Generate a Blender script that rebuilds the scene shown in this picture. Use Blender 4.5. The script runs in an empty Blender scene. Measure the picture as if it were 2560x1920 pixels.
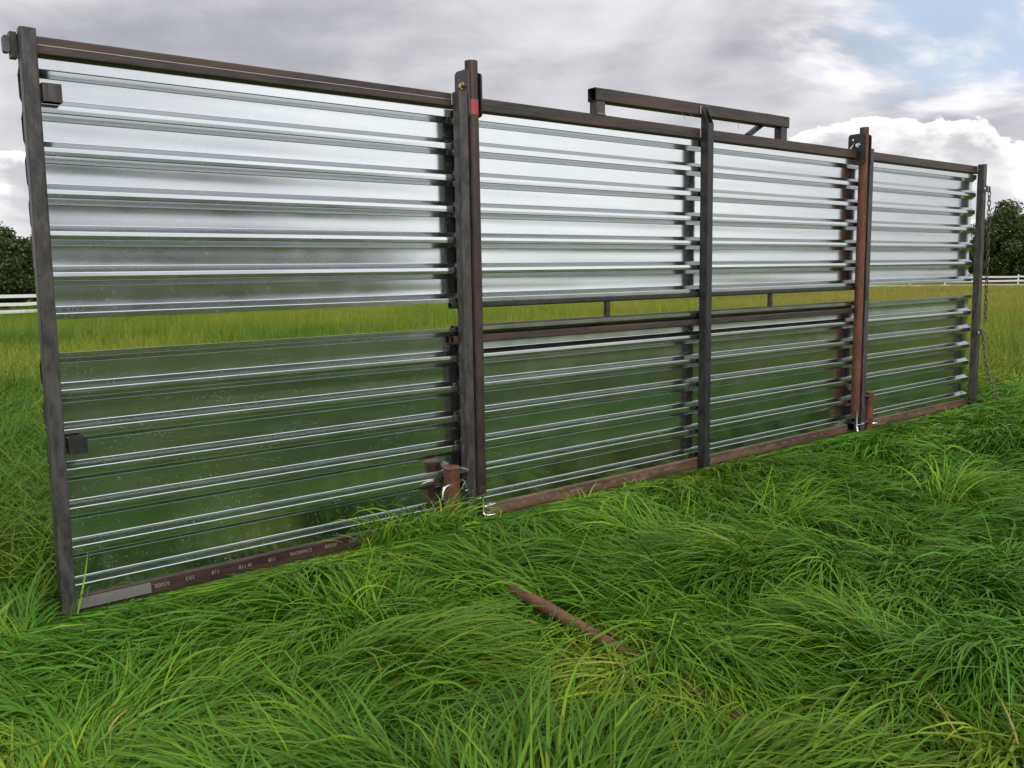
import bpy, bmesh, math, random
import numpy as np
from mathutils import Vector, Matrix

random.seed(7)
RNG = np.random.default_rng(11)
S = bpy.context.scene
COL = S.collection

# ------------------------------------------------------------------ camera
FPX = 2172.5                                   # focal length in pixels of the 2560 px wide photograph
CAM = np.array([-0.7563, -4.0036, 1.4476])
CR = np.array([0.78217532, -0.6228354, -0.01666807])
CU = np.array([0.09210102, 0.0891223, 0.9917533])
CW = np.array([0.61621357, 0.77726011, -0.12707304])
cd = bpy.data.cameras.new('camera')
cam = bpy.data.objects.new('camera', cd)
COL.objects.link(cam)
cd.sensor_width = 36.0
cd.lens = FPX / 2560 * 36.0
cd.clip_start = 0.05
cd.clip_end = 2000
M = Matrix.Identity(4)
for i in range(3):
    M[i][0] = CR[i]; M[i][1] = CU[i]; M[i][2] = -CW[i]; M[i][3] = CAM[i]
cam.matrix_world = M
S.camera = cam
S.render.resolution_x = 1024
S.render.resolution_y = 768
S.cycles.max_bounces = 7
S.cycles.diffuse_bounces = 2
S.cycles.glossy_bounces = 6
S.cycles.transmission_bounces = 3
S.cycles.use_adaptive_sampling = True


def to_px(P):
    v = np.asarray(P) - CAM
    z = v @ CW
    zz = np.where(z > 0.05, z, 0.05)
    return 1280 + FPX * (v @ CR) / zz, 960 - FPX * (v @ CU) / zz, z


# ------------------------------------------------------------------ world: sky with broken cloud
SUN_EL, SUN_AZ = math.radians(36), math.radians(196)     # azimuth clockwise from +Y
W = bpy.data.worlds.new('World')
S.world = W
W.use_nodes = True
nt = W.node_tree
nt.nodes.clear()


def N(tree, kind, **kw):
    n = tree.nodes.new(kind)
    for k, v in kw.items():
        if k.startswith('i_'):
            n.inputs[k[2:].replace('_', ' ')].default_value = v
        else:
            setattr(n, k, v)
    return n


def L(tree, a, b):
    tree.links.new(a, b)


def math_node(tree, op, a, b=None, c=None, clamp=False):
    n = tree.nodes.new('ShaderNodeMath')
    n.operation = op
    n.use_clamp = clamp
    for i, v in enumerate((a, b, c)):
        if v is None:
            continue
        if isinstance(v, (int, float)):
            n.inputs[i].default_value = v
        else:
            tree.links.new(v, n.inputs[i])
    return n.outputs[0]


def vmath(tree, op, a, b=None):
    n = tree.nodes.new('ShaderNodeVectorMath')
    n.operation = op
    for i, v in enumerate((a, b)):
        if v is None:
            continue
        if isinstance(v, (tuple, list)):
            n.inputs[i].default_value = v
        else:
            tree.links.new(v, n.inputs[i])
    return n.outputs['Value'] if op in ('LENGTH', 'DOT_PRODUCT') else n.outputs[0]


def smooth(tree, x, lo, hi):
    n = tree.nodes.new('ShaderNodeMapRange')
    n.interpolation_type = 'SMOOTHSTEP'
    tree.links.new(x, n.inputs['Value'])
    n.inputs['From Min'].default_value = lo
    n.inputs['From Max'].default_value = hi
    return n.outputs['Result']


def mix(tree, f, a, b):
    n = tree.nodes.new('ShaderNodeMix')
    n.data_type = 'RGBA'
    if isinstance(f, (int, float)):
        n.inputs['Factor'].default_value = f
    else:
        tree.links.new(f, n.inputs['Factor'])
    for s, v in ((6, a), (7, b)):
        if isinstance(v, (tuple, list)):
            n.inputs[s].default_value = (*v[:3], 1)
        else:
            tree.links.new(v, n.inputs[s])
    return n.outputs[2]


def noise(tree, vec, scale, detail=5, rough=0.55, dist=0.0, dims='3D'):
    n = tree.nodes.new('ShaderNodeTexNoise')
    n.noise_dimensions = dims
    n.inputs['Scale'].default_value = scale
    n.inputs['Detail'].default_value = detail
    n.inputs['Roughness'].default_value = rough
    n.inputs['Distortion'].default_value = dist
    if vec is not None:
        tree.links.new(vec, n.inputs['Vector'])
    return n.outputs['Fac']


def build_sky():
    t = nt
    tc = N(t, 'ShaderNodeTexCoord')
    d = vmath(t, 'NORMALIZE', tc.outputs['Generated'])
    sky = N(t, 'ShaderNodeTexSky', sky_type='NISHITA', sun_disc=False, sun_elevation=SUN_EL,
            sun_rotation=SUN_AZ, altitude=200, air_density=1.0, dust_density=0.6, ozone_density=1.2)
    L(t, d, sky.inputs[0])
    sep = N(t, 'ShaderNodeSeparateXYZ')
    L(t, d, sep.inputs[0])
    el = sep.outputs['Z']
    K = 10.0                                                    # background strength is 0.1
    # stretched direction: cloud decks look flattened towards the horizon
    dz = vmath(t, 'MULTIPLY', d, (1, 1, 2.6))
    big = noise(t, vmath(t, 'ADD', dz, (3.1, 0.4, 1.7)), 2.3, 3, 0.5, 0.4)
    mid = noise(t, vmath(t, 'ADD', dz, (7.3, 2.2, 0.3)), 6.0, 4, 0.55, 0.3)
    tone = math_node(t, 'ADD', math_node(t, 'MULTIPLY', big, 0.65), math_node(t, 'MULTIPLY', mid, 0.35))
    g1 = mix(t, smooth(t, tone, 0.36, 0.62), (0.35 * K, 0.355 * K, 0.395 * K), (0.73 * K, 0.725 * K, 0.75 * K))
    # cumulus heaps low over the horizon
    dc = vmath(t, 'MULTIPLY', d, (1, 1, 1.7))
    cn = noise(t, vmath(t, 'ADD', dc, (0.62, 1.3, 0.0)), 4.6, 6, 0.56, 0.15)
    bandlo = smooth(t, el, -0.02, 0.05)
    bandhi = math_node(t, 'SUBTRACT', 1.0, smooth(t, el, 0.11, 0.20))
    band = math_node(t, 'MULTIPLY', bandlo, bandhi)
    right = smooth(t, vmath(t, 'LENGTH', vmath(t, 'MULTIPLY', vmath(t, 'SUBTRACT', d, (0.885, 0.44, 0.115)), (1, 1, 2.6))), 0.28, 0.05)
    left = smooth(t, vmath(t, 'LENGTH', vmath(t, 'SUBTRACT', d, (0.13, 0.985, 0.085))), 0.16, 0.03)
    thr = math_node(t, 'ADD', cn, math_node(t, 'ADD', math_node(t, 'MULTIPLY', right, 0.145), math_node(t, 'MULTIPLY', left, 0.22)))
    thr = math_node(t, 'ADD', thr, math_node(t, 'MULTIPLY', math_node(t, 'SUBTRACT', band, 1.0), 0.35))
    cmask = smooth(t, thr, 0.540, 0.562)
    cshade = noise(t, vmath(t, 'ADD', dc, (2.0, 0.1, 0.6)), 6.5, 4, 0.55, 0.2)
    inner = math_node(t, 'MULTIPLY', smooth(t, thr, 0.555, 0.64), smooth(t, cshade, 0.66, 0.42))
    ccol = mix(t, inner, (1.06 * K, 1.05 * K, 1.04 * K), (0.54 * K, 0.535 * K, 0.565 * K))
    # openings to the blue: one high on the right of the view, one at its left edge, others round the sky
    def hole(c, s, lo, hi):
        return smooth(t, vmath(t, 'LENGTH', vmath(t, 'MULTIPLY', vmath(t, 'SUBTRACT', d, c), s)), hi, lo)
    wob = noise(t, vmath(t, 'MULTIPLY', vmath(t, 'ADD', d, (0.2, 0.7, 0.1)), (1, 1, 2.4)), 5.0, 5, 0.58, 0.25)
    hsum = math_node(t, 'MAXIMUM', hole((0.90, 0.37, 0.225), (0.85, 0.85, 2.1), 0.06, 0.27), hole((0.09, 0.97, 0.235), (1.9, 1.0, 0.8), 0.05, 0.17))
    glob = smooth(t, noise(t, vmath(t, 'ADD', dz, (9.0, 4.0, 2.0)), 1.5, 1, 0.5, 0.0), 0.64, 0.74)
    hsum = math_node(t, 'MAXIMUM', hsum, math_node(t, 'MULTIPLY', glob, 0.8))
    hm = smooth(t, math_node(t, 'ADD', hsum, math_node(t, 'MULTIPLY', math_node(t, 'SUBTRACT', wob, 0.455), -3.6)), 0.34, 1.10)
    wisp = mix(t, smooth(t, wob, 0.42, 0.62), g1, (0.90 * K, 0.89 * K, 0.93 * K))
    # overhead the deck shows its grey base
    g1 = mix(t, math_node(t, 'MULTIPLY', smooth(t, el, 0.32, 0.75), 0.75), g1, (0.40 * K, 0.405 * K, 0.445 * K))
    deck = mix(t, smooth(t, hsum, 0.15, 0.6), g1, wisp)
    hz = vmath(t, 'SCALE', sky.outputs[0]); hz.node.inputs['Scale'].default_value = 1.0
    blue = mix(t, 0.65, hz, (0.52 * K, 0.66 * K, 0.86 * K))
    c = mix(t, math_node(t, 'MULTIPLY', hm, 0.85), deck, blue)
    c = mix(t, cmask, c, ccol)
    # thin the cloud out into pale haze right at the horizon
    c = mix(t, smooth(t, el, 0.035, -0.01), c, (0.72 * K, 0.73 * K, 0.75 * K))
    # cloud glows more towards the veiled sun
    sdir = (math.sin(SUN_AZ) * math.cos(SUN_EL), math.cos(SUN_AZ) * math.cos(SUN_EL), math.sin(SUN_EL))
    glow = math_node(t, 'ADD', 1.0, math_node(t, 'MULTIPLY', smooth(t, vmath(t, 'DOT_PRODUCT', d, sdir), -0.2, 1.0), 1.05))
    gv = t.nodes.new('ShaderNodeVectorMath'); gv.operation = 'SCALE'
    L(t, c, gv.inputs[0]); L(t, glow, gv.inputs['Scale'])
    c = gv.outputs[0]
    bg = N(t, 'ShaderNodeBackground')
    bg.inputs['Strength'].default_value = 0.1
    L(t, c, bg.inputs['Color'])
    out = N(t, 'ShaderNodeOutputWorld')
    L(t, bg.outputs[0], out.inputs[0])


build_sky()
W.cycles.sampling_method = 'MANUAL'
W.cycles.sample_map_resolution = 512

sd = bpy.data.lights.new('sun', 'SUN')
sd.energy = 1.5
sd.angle = math.radians(24)
sd.color = (1.0, 0.96, 0.90)
sun = bpy.data.objects.new('sun', sd)
COL.objects.link(sun)
sv = Vector((math.sin(SUN_AZ) * math.cos(SUN_EL), math.cos(SUN_AZ) * math.cos(SUN_EL), math.sin(SUN_EL)))
sun.rotation_euler = sv.to_track_quat('Z', 'Y').to_euler()
sun.location = sv * 60

vs = S.view_settings
vs.view_transform = 'Standard'
vs.look = 'None'
vs.exposure = 0.22
vs.gamma = 1.0
vs.use_curve_mapping = False


# ------------------------------------------------------------------ materials
def new_mat(name):
    m = bpy.data.materials.new(name)
    m.use_nodes = True
    t = m.node_tree
    t.nodes.clear()
    out = N(t, 'ShaderNodeOutputMaterial')
    return m, t, out


def objvec(t, scale=(1, 1, 1)):
    tc = N(t, 'ShaderNodeTexCoord')
    mp = N(t, 'ShaderNodeMapping')
    mp.inputs['Scale'].default_value = scale
    L(t, tc.outputs['Object'], mp.inputs['Vector'])
    return mp.outputs[0]


def bump(t, h, strength, dist):
    b = N(t, 'ShaderNodeBump')
    b.inputs['Strength'].default_value = strength
    b.inputs['Distance'].default_value = dist
    L(t, h, b.inputs['Height'])
    return b.outputs[0]


def steel(name, dark, light, accent, acc_amt, rough, metallic=0.25, streak=(1, 1, 1), scale=18):
    m, t, out = new_mat(name)
    v = objvec(t, streak)
    n1 = noise(t, v, scale, 6, 0.62)
    n2 = noise(t, v, scale * 4.5, 4, 0.6)
    n3 = noise(t, v, scale * 0.28, 5, 0.6, 0.5)
    c = mix(t, smooth(t, n1, 0.34, 0.66), dark, light)
    c = mix(t, math_node(t, 'MULTIPLY', smooth(t, n2, 0.57, 0.70), 0.65), c, tuple(x * 0.42 for x in dark))
    c = mix(t, math_node(t, 'MULTIPLY', smooth(t, n3, 0.44, 0.62), acc_amt), c, accent)
    p = N(t, 'ShaderNodeBsdfPrincipled')
    p.inputs['Metallic'].default_value = metallic
    L(t, c, p.inputs['Base Color'])
    L(t, math_node(t, 'ADD', math_node(t, 'MULTIPLY', n1, 0.3), rough - 0.15), p.inputs['Roughness'])
    L(t, bump(t, n2, 0.18, 0.0015), p.inputs['Normal'])
    L(t, p.outputs[0], out.inputs[0])
    return m


def plain(name, col, rough=0.5, metallic=0.0, vary=0.15, scale=30):
    m, t, out = new_mat(name)
    n1 = noise(t, objvec(t), scale, 4, 0.6)
    c = mix(t, n1, tuple(x * (1 - vary) for x in col), tuple(min(1, x * (1 + vary)) for x in col))
    p = N(t, 'ShaderNodeBsdfPrincipled')
    L(t, c, p.inputs['Base Color'])
    p.inputs['Roughness'].default_value = rough
    p.inputs['Metallic'].default_value = metallic
    L(t, p.outputs[0], out.inputs[0])
    return m


def galvanized():
    m, t, out = new_mat('galvanized_sheet')
    v = objvec(t)
    spang = N(t, 'ShaderNodeTexVoronoi')
    spang.inputs['Scale'].default_value = 120
    L(t, v, spang.inputs['Vector'])
    n1 = noise(t, v, 5, 4, 0.6)
    n2 = noise(t, v, 260, 3, 0.6)
    c = mix(t, n1, (0.590, 0.622, 0.618), (0.660, 0.688, 0.684))
    c = mix(t, math_node(t, 'MULTIPLY', smooth(t, n2, 0.35, 0.65), 0.35), c, (0.52, 0.552, 0.548))
    # dried water spots and rain beads: small pale dots, in drifts
    dots = N(t, 'ShaderNodeTexVoronoi')
    dots.inputs['Scale'].default_value = 120
    L(t, v, dots.inputs['Vector'])
    dn = math_node(t, 'MULTIPLY', smooth(t, dots.outputs['Distance'], 0.26, 0.12),
                   smooth(t, noise(t, vmath(t, 'MULTIPLY', v, (1.4, 1, 5)), 2.6, 4, 0.6), 0.43, 0.58))
    rndsep = N(t, 'ShaderNodeSeparateColor')
    L(t, dots.outputs['Color'], rndsep.inputs[0])
    dn = math_node(t, 'MULTIPLY', dn, smooth(t, rndsep.outputs[0], 0.50, 0.58))
    p = N(t, 'ShaderNodeBsdfPrincipled')
    p.inputs['Metallic'].default_value = 1.0
    L(t, c, p.inputs['Base Color'])
    r = math_node(t, 'ADD', math_node(t, 'MULTIPLY', n1, 0.12), 0.07)
    r = math_node(t, 'ADD', r, math_node(t, 'MULTIPLY', n2, 0.06))
    L(t, r, p.inputs['Roughness'])
    hgt = math_node(t, 'ADD', math_node(t, 'MULTIPLY', spang.outputs['Distance'], 0.25), n2)
    L(t, bump(t, hgt, 0.012, 0.001), p.inputs['Normal'])
    q = N(t, 'ShaderNodeBsdfPrincipled')
    q.inputs['Base Color'].default_value = (0.62, 0.64, 0.63, 1)
    q.inputs['Roughness'].default_value = 0.35
    ms = N(t, 'ShaderNodeMixShader')
    L(t, math_node(t, 'MULTIPLY', dn, 0.75), ms.inputs[0])
    L(t, p.outputs[0], ms.inputs[1])
    L(t, q.outputs[0], ms.inputs[2])
    L(t, ms.outputs[0], out.inputs[0])
    return m


MT = {}
MT['galv'] = galvanized()
MT['post'] = steel('mill_scale_post', (0.026, 0.025, 0.024), (0.084, 0.080, 0.076), (0.066, 0.050, 0.040), 0.38, 0.45, 0.2, (1, 1, 0.35), 26)
MT['dark'] = steel('dark_mill_scale', (0.018, 0.018, 0.018), (0.042, 0.041, 0.040), (0.040, 0.032, 0.027), 0.3, 0.42, 0.25, (1, 1, 0.3), 20)
MT['footd'] = steel('dark_bottom_rail', (0.035, 0.023, 0.019), (0.075, 0.046, 0.036), (0.115, 0.052, 0.033), 0.6, 0.46, 0.2, (0.25, 1.5, 1.5), 14)
MT['rail'] = steel('brown_mill_scale_rail', (0.018, 0.015, 0.013), (0.056, 0.044, 0.037), (0.095, 0.052, 0.030), 0.62, 0.46, 0.2, (0.22, 1.6, 1.6), 20)
MT['foot'] = steel('rusty_bottom_rail', (0.10, 0.055, 0.033), (0.185, 0.108, 0.068), (0.06, 0.040, 0.028), 0.45, 0.5, 0.15, (0.25, 1.5, 1.5), 14)
MT['pipe'] = steel('brown_pipe', (0.026, 0.018, 0.015), (0.055, 0.038, 0.030), (0.075, 0.040, 0.026), 0.45, 0.46, 0.2, (1, 1, 0.3), 18)
MT['rust'] = steel('rust_red', (0.055, 0.016, 0.009), (0.130, 0.040, 0.020), (0.20, 0.075, 0.028), 0.45, 0.62, 0.0, (1, 1, 0.5), 26)
MT['rustp'] = steel('dusty_rust', (0.12, 0.052, 0.028), (0.20, 0.098, 0.058), (0.15, 0.050, 0.020), 0.45, 0.6, 0.0, (1, 0.4, 1), 20)
MT['plate'] = steel('grey_plate', (0.050, 0.049, 0.052), (0.090, 0.088, 0.092), (0.07, 0.062, 0.058), 0.3, 0.42, 0.35, (1, 1, 1), 14)
MT['weld'] = plain('weld_bead', (0.36, 0.34, 0.33), 0.38, 0.6)
MT['zinc'] = plain('bright_zinc', (0.80, 0.79, 0.77), 0.22, 1.0, 0.06)
MT['brass'] = plain('yellow_zinc_bolt', (0.62, 0.48, 0.27), 0.32, 1.0, 0.1)
MT['red'] = plain('red_paint', (0.34, 0.045, 0.045), 0.5, 0.0, 0.3, 60)
MT['chain'] = plain('chain_steel', (0.10, 0.092, 0.085), 0.4, 0.5, 0.25)
MT['white'] = plain('white_fence_paint', (0.72, 0.72, 0.68), 0.55, 0.0, 0.08, 3)
MT['stencil'] = plain('white_stencil_ink', (0.27, 0.235, 0.215), 0.7, 0.0, 0.6, 140)
MT['bark'] = plain('bark', (0.075, 0.058, 0.042), 0.85, 0.0, 0.35, 6)


def leafmat(name, c0, c1, c2, transl=0.3, instancer=False, rough=0.42, spec=0.35):
    """foliage: colour from a per-blade attribute 'hue' (0 fresh green, 1 straw) and a per-clump tint"""
    m, t, out = new_mat(name)
    a = N(t, 'ShaderNodeAttribute', attribute_name='hue')
    sc = N(t, 'ShaderNodeSeparateColor')
    L(t, a.outputs['Color'], sc.inputs[0])
    h, tone = sc.outputs[0], sc.outputs[1]
    if instancer:
        b = N(t, 'ShaderNodeAttribute', attribute_name='tint', attribute_type='INSTANCER')
        h = math_node(t, 'ADD', h, b.outputs['Fac'])
    c = mix(t, smooth(t, h, 0.0, 0.5), c0, c1)
    c = mix(t, smooth(t, h, 0.5, 1.0), c, c2)
    hs = N(t, 'ShaderNodeHueSaturation')
    L(t, c, hs.inputs['Color'])
    L(t, math_node(t, 'ADD', math_node(t, 'MULTIPLY', tone, 0.8), 0.6), hs.inputs['Value'])
    p = N(t, 'ShaderNodeBsdfPrincipled')
    L(t, hs.outputs[0], p.inputs['Base Color'])
    p.inputs['Roughness'].default_value = rough
    p.inputs['Specular IOR Level'].default_value = spec
    tr = N(t, 'ShaderNodeBsdfTranslucent')
    L(t, hs.outputs[0], tr.inputs['Color'])
    ms = N(t, 'ShaderNodeMixShader')
    ms.inputs[0].default_value = transl
    L(t, p.outputs[0], ms.inputs[1])
    L(t, tr.outputs[0], ms.inputs[2])
    L(t, ms.outputs[0], out.inputs[0])
    return m


G0, G1, G2 = (0.080, 0.212, 0.016), (0.235, 0.345, 0.020), (0.44, 0.31, 0.10)
MT['grass'] = leafmat('grass_blade', G0, G1, G2, 0.22, False, 0.45, 0.2)
MT['fgrass'] = leafmat('field_grass_blade', (0.086, 0.195, 0.014), (0.240, 0.300, 0.024), (0.42, 0.30, 0.10), 0.30, True, 0.45, 0.2)
MT['leaf'] = leafmat('tree_leaf', (0.030, 0.062, 0.012), (0.070, 0.105, 0.018), (0.11, 0.13, 0.03), 0.25)


def groundmat():
    m, t, out = new_mat('meadow_ground')
    v = objvec(t)
    n1 = noise(t, v, 0.35, 5, 0.6)
    n2 = noise(t, v, 6.0, 6, 0.65)
    n3 = noise(t, v, 60.0, 4, 0.7)
    c = mix(t, smooth(t, n1, 0.35, 0.65), (0.050, 0.100, 0.014), (0.085, 0.125, 0.020))
    c = mix(t, smooth(t, n2, 0.45, 0.7), c, (0.045, 0.036, 0.020))
    c = mix(t, smooth(t, n3, 0.5, 0.7), c, (0.018, 0.024, 0.008))
    p = N(t, 'ShaderNodeBsdfPrincipled')
    L(t, c, p.inputs['Base Color'])
    p.inputs['Roughness'].default_value = 0.95
    p.inputs['Specular IOR Level'].default_value = 0.1
    L(t, bump(t, math_node(t, 'ADD', n2, n3), 0.8, 0.05), p.inputs['Normal'])
    L(t, p.outputs[0], out.inputs[0])
    return m


MT['ground'] = groundmat()


# ------------------------------------------------------------------ object helpers
def link(o, parent=None):
    COL.objects.link(o)
    if parent is not None:
        o.parent = parent
    return o


def thing(name, label, cat, loc=(0, 0, 0), group=None):
    o = bpy.data.objects.new(name, None)
    o.empty_display_size = 0.1
    o.location = loc
    o['label'] = label
    o['category'] = cat
    if group:
        o['group'] = group
    return link(o)


def origin(o):
    v = Vector((0, 0, 0))
    while o is not None:
        v += o.location
        o = o.parent
    return v


def mesh_obj(name, verts, faces, mat, parent=None, smooth_angle=None, loc=None):
    """verts in world coordinates; the object keeps its parent's origin"""
    off = origin(parent) if parent is not None else Vector(loc or (0, 0, 0))
    me = bpy.data.meshes.new(name)
    me.from_pydata([(v[0] - off.x, v[1] - off.y, v[2] - off.z) for v in verts], [], faces)
    me.materials.append(mat)
    if smooth_angle is not None:
        me.shade_smooth()
        me.set_sharp_from_angle(angle=math.radians(smooth_angle))
    me.update()
    o = bpy.data.objects.new(name, me)
    if parent is None:
        o.location = off
    return link(o, parent)


class MB:
    def __init__(self):
        self.v = []
        self.f = []

    def add(self, verts, faces):
        b = len(self.v)
        self.v += [tuple(x) for x in verts]
        self.f += [tuple(i + b for i in f) for f in faces]
        return self

    def box(self, lo, hi):
        x0, y0, z0 = lo
        x1, y1, z1 = hi
        return self.add([(x0, y0, z0), (x1, y0, z0), (x1, y1, z0), (x0, y1, z0), (x0, y0, z1), (x1, y0, z1), (x1, y1, z1), (x0, y1, z1)],
                        [(3, 2, 1, 0), (4, 5, 6, 7), (0, 1, 5, 4), (1, 2, 6, 5), (2, 3, 7, 6), (3, 0, 4, 7)])

    def ring_loft(self, rings, close_ends=True):
        n = len(rings[0])
        vs, fs = [], []
        for r in rings:
            vs += list(r)
        for k in range(len(rings) - 1):
            for i in range(n):
                j = (i + 1) % n
                fs.append((k * n + i, k * n + j, (k + 1) * n + j, (k + 1) * n + i))
        if close_ends:
            fs.append(tuple(range(n))[::-1])
            fs.append(tuple(range((len(rings) - 1) * n, len(rings) * n)))
        return self.add(vs, fs)

    def build(self, name, mat, parent=None, ang=35, loc=None):
        return mesh_obj(name, self.v, self.f, mat, parent, ang, loc)


def frame(axis, up=(0, 0, 1)):
    a = Vector(axis).normalized()
    u = Vector(up)
    if abs(a.dot(u.normalized())) > 0.98:
        u = Vector((0, 1, 0))
    s = a.cross(u).normalized()
    u = s.cross(a).normalized()
    return a, s, u


def rrect(w, h, r, seg=3):
    pts = []
    for cx, cy, a0 in ((w / 2 - r, h / 2 - r, 0), (-w / 2 + r, h / 2 - r, 90), (-w / 2 + r, -h / 2 + r, 180), (w / 2 - r, -h / 2 + r, 270)):
        for k in range(seg + 1):
            a = math.radians(a0 + 90 * k / seg)
            pts.append((cx + r * math.cos(a), cy + r * math.sin(a)))
    return pts


def circ(r, n=20):
    return [(r * math.cos(2 * math.pi * k / n), r * math.sin(2 * math.pi * k / n)) for k in range(n)]


def hollow(mb, p0, p1, prof, inner, up=(0, 0, 1), cut1=None):
    """hollow tube from p0 to p1; cut1: function(s,u)->extra length at the far end (mitre)"""
    p0, p1 = Vector(p0), Vector(p1)
    a, s, u = frame(p1 - p0, up)
    def ring(p, pr, cut=None):
        return [p + s * x + u * y + (a * cut(x, y) if cut else Vector((0, 0, 0))) for x, y in pr]
    n = len(prof)
    rings = [ring(p0, prof), ring(p1, prof, cut1), ring(p1, inner, cut1), ring(p0, inner)]
    vs = [v for r in rings for v in r]
    fs = []
    for k in range(4):
        kk = (k + 1) % 4
        for i in range(n):
            j = (i + 1) % n
            fs.append((k * n + i, k * n + j, kk * n + j, kk * n + i))
    mb.add(vs, [f[::-1] for f in fs])
    return mb


def sq_tube(name, p0, p1, w, h, mat, parent, r=0.009, t=0.0048, up=(0, 0, 1), cut1=None):
    mb = MB()
    hollow(mb, p0, p1, rrect(w, h, r), rrect(w - 2 * t, h - 2 * t, max(r - t, 0.002)), up, cut1)
    o = mb.build(name, mat, parent)
    wn = o.modifiers.new('flat_faces', 'WEIGHTED_NORMAL')
    wn.weight = 100
    wn.keep_sharp = True
    return o


def pipe(name, p0, p1, r, mat, parent, t=0.005, n=24, loc=None):
    mb = MB()
    hollow(mb, p0, p1, circ(r, n), circ(r - t, n))
    return mb.build(name, mat, parent, 40, loc)


def rod_path(mb, pts, r, n=8):
    """round rod along a polyline"""
    P = [Vector(p) for p in pts]
    rings = []
    a, s, u = frame(P[1] - P[0])
    for i, p in enumerate(P):
        d = (P[min(i + 1, len(P) - 1)] - P[max(i - 1, 0)]).normalized()
        s = (s - d * s.dot(d)).normalized()
        u = s.cross(d).normalized()
        rings.append([p + s * x + u * y for x, y in circ(r, n)])
    return mb.ring_loft(rings)


def plate_yz(mb, u0, u1, y0, y1, z0, z1, r, hole=None):
    """plate with rounded top corners, normal along X; hole = (y, z, radius) cut as a real opening"""
    out = []
    for cy, cz, a0 in ((y1 - r, z1 - r, 0), (y0 + r, z1 - r, 90), (y0 + r, z0 + r, 180), (y1 - r, z0 + r, 270)):
        for k in range(5):
            a = math.radians(a0 + 90 * k / 4)
            out.append((cy + r * math.cos(a), cz + r * math.sin(a)))
    n = len(out)
    if hole:
        hy, hz, hr = hole
        inn = []
        for (y, z) in out:
            a = math.atan2(z - hz, y - hy)
            inn.append((hy + hr * math.cos(a), hz + hr * math.sin(a)))
        vs = [(u0, y, z) for y, z in out] + [(u0, y, z) for y, z in inn] + [(u1, y, z) for y, z in out] + [(u1, y, z) for y, z in inn]
        fs = []
        for i in range(n):
            j = (i + 1) % n
            fs += [(i, n + i, n + j, j), (2 * n + i, 2 * n + j, 3 * n + j, 3 * n + i), (i, j, 2 * n + j, 2 * n + i), (n + i, 3 * n + i, 3 * n + j, n + j)]
        return mb.add(vs, fs)
    return mb.ring_loft([[(u0, y, z) for y, z in out], [(u1, y, z) for y, z in out]])


# ------------------------------------------------------------------ ground
def gz(x, y):
    """the meadow falls away gently from the windbreak"""
    r = np.hypot(np.asarray(x) - CAM[0], np.asarray(y) - CAM[1])
    return -0.0092 * np.maximum(0.0, r - 9.0)


def ground():
    R = 900
    vs, fs = [(CAM[0], CAM[1], 0)], []
    radii = [6, 9, 14, 30, 70, 160, 400, R]
    n = 48
    for r in radii:
        vs += [(CAM[0] + r * math.cos(2 * math.pi * k / n), CAM[1] + r * math.sin(2 * math.pi * k / n), -0.0092 * max(0.0, r - 9.0)) for k in range(n)]
    for k in range(n):
        fs.append((0, 1 + k, 1 + (k + 1) % n))
    for q in range(len(radii) - 1):
        b0, b1 = 1 + q * n, 1 + (q + 1) * n
        for k in range(n):
            j = (k + 1) % n
            fs.append((b0 + k, b1 + k, b1 + j, b0 + j))
    o = mesh_obj('ground', vs, fs, MT['ground'])
    o['kind'] = 'structure'
    o['label'] = 'grassy meadow ground reaching to the horizon'


ground()

# ------------------------------------------------------------------ corrugated sheets
YC, YP = 0.079, 0.117          # crest plane and pan plane behind the post fronts
PITCH = 0.1717


def fillet(poly, r, seg=4):
    out = [poly[0]]
    for i in range(1, len(poly) - 1):
        p = np.array(poly[i]); a = np.array(poly[i - 1]); b = np.array(poly[i + 1])
        da = (a - p) / np.linalg.norm(a - p); db = (b - p) / np.linalg.norm(b - p)
        ang = math.acos(np.clip(da @ db, -1, 1))
        if ang > math.radians(176):
            out.append(tuple(p)); continue
        tl = min(r / math.tan(ang / 2), 0.42 * np.linalg.norm(a - p), 0.42 * np.linalg.norm(b - p))
        rr = tl * math.tan(ang / 2)
        c = p + (da + db) / np.linalg.norm(da + db) * (rr / math.sin(ang / 2))
        v0 = p + da * tl - c; v1 = p + db * tl - c
        out.append(tuple(p + da * (tl + 0.0007)))
        for k in range(seg + 1):
            w = v0 * (1 - k / seg) + v1 * (k / seg)
            out.append(tuple(c + w / np.linalg.norm(w) * rr))
        out.append(tuple(p + db * (tl + 0.0007)))
    out.append(poly[-1])
    return out


def sheet_profile(ztop, crest_bot0, n, zend, dp=PITCH):
    """from the top edge down: crest, slope back, hollow pan, slope forward, crest ..."""
    poly = [(YC, ztop)]
    for k in range(n):
        cb = crest_bot0 - dp * k
        poly.append((YC, cb))
        zt, zb = cb - 0.026, cb - 0.026 - 0.086
        poly.append((YP, zt))
        for q in (0.2, 0.4, 0.6, 0.8):
            poly.append((YP + 0.0007 * (1 - (2 * q - 1) ** 2), zt + (zb - zt) * q))
        poly.append((YP, zb))
        poly.append((YC, zb - 0.026))
        if k < n - 1:
            cm = zb - 0.026 - (0.5 * (dp - 0.138))
            poly.append((YC - 0.0008, cm))
    poly.append((YC, zend))
    return fillet(poly, 0.0050, 3)


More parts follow.
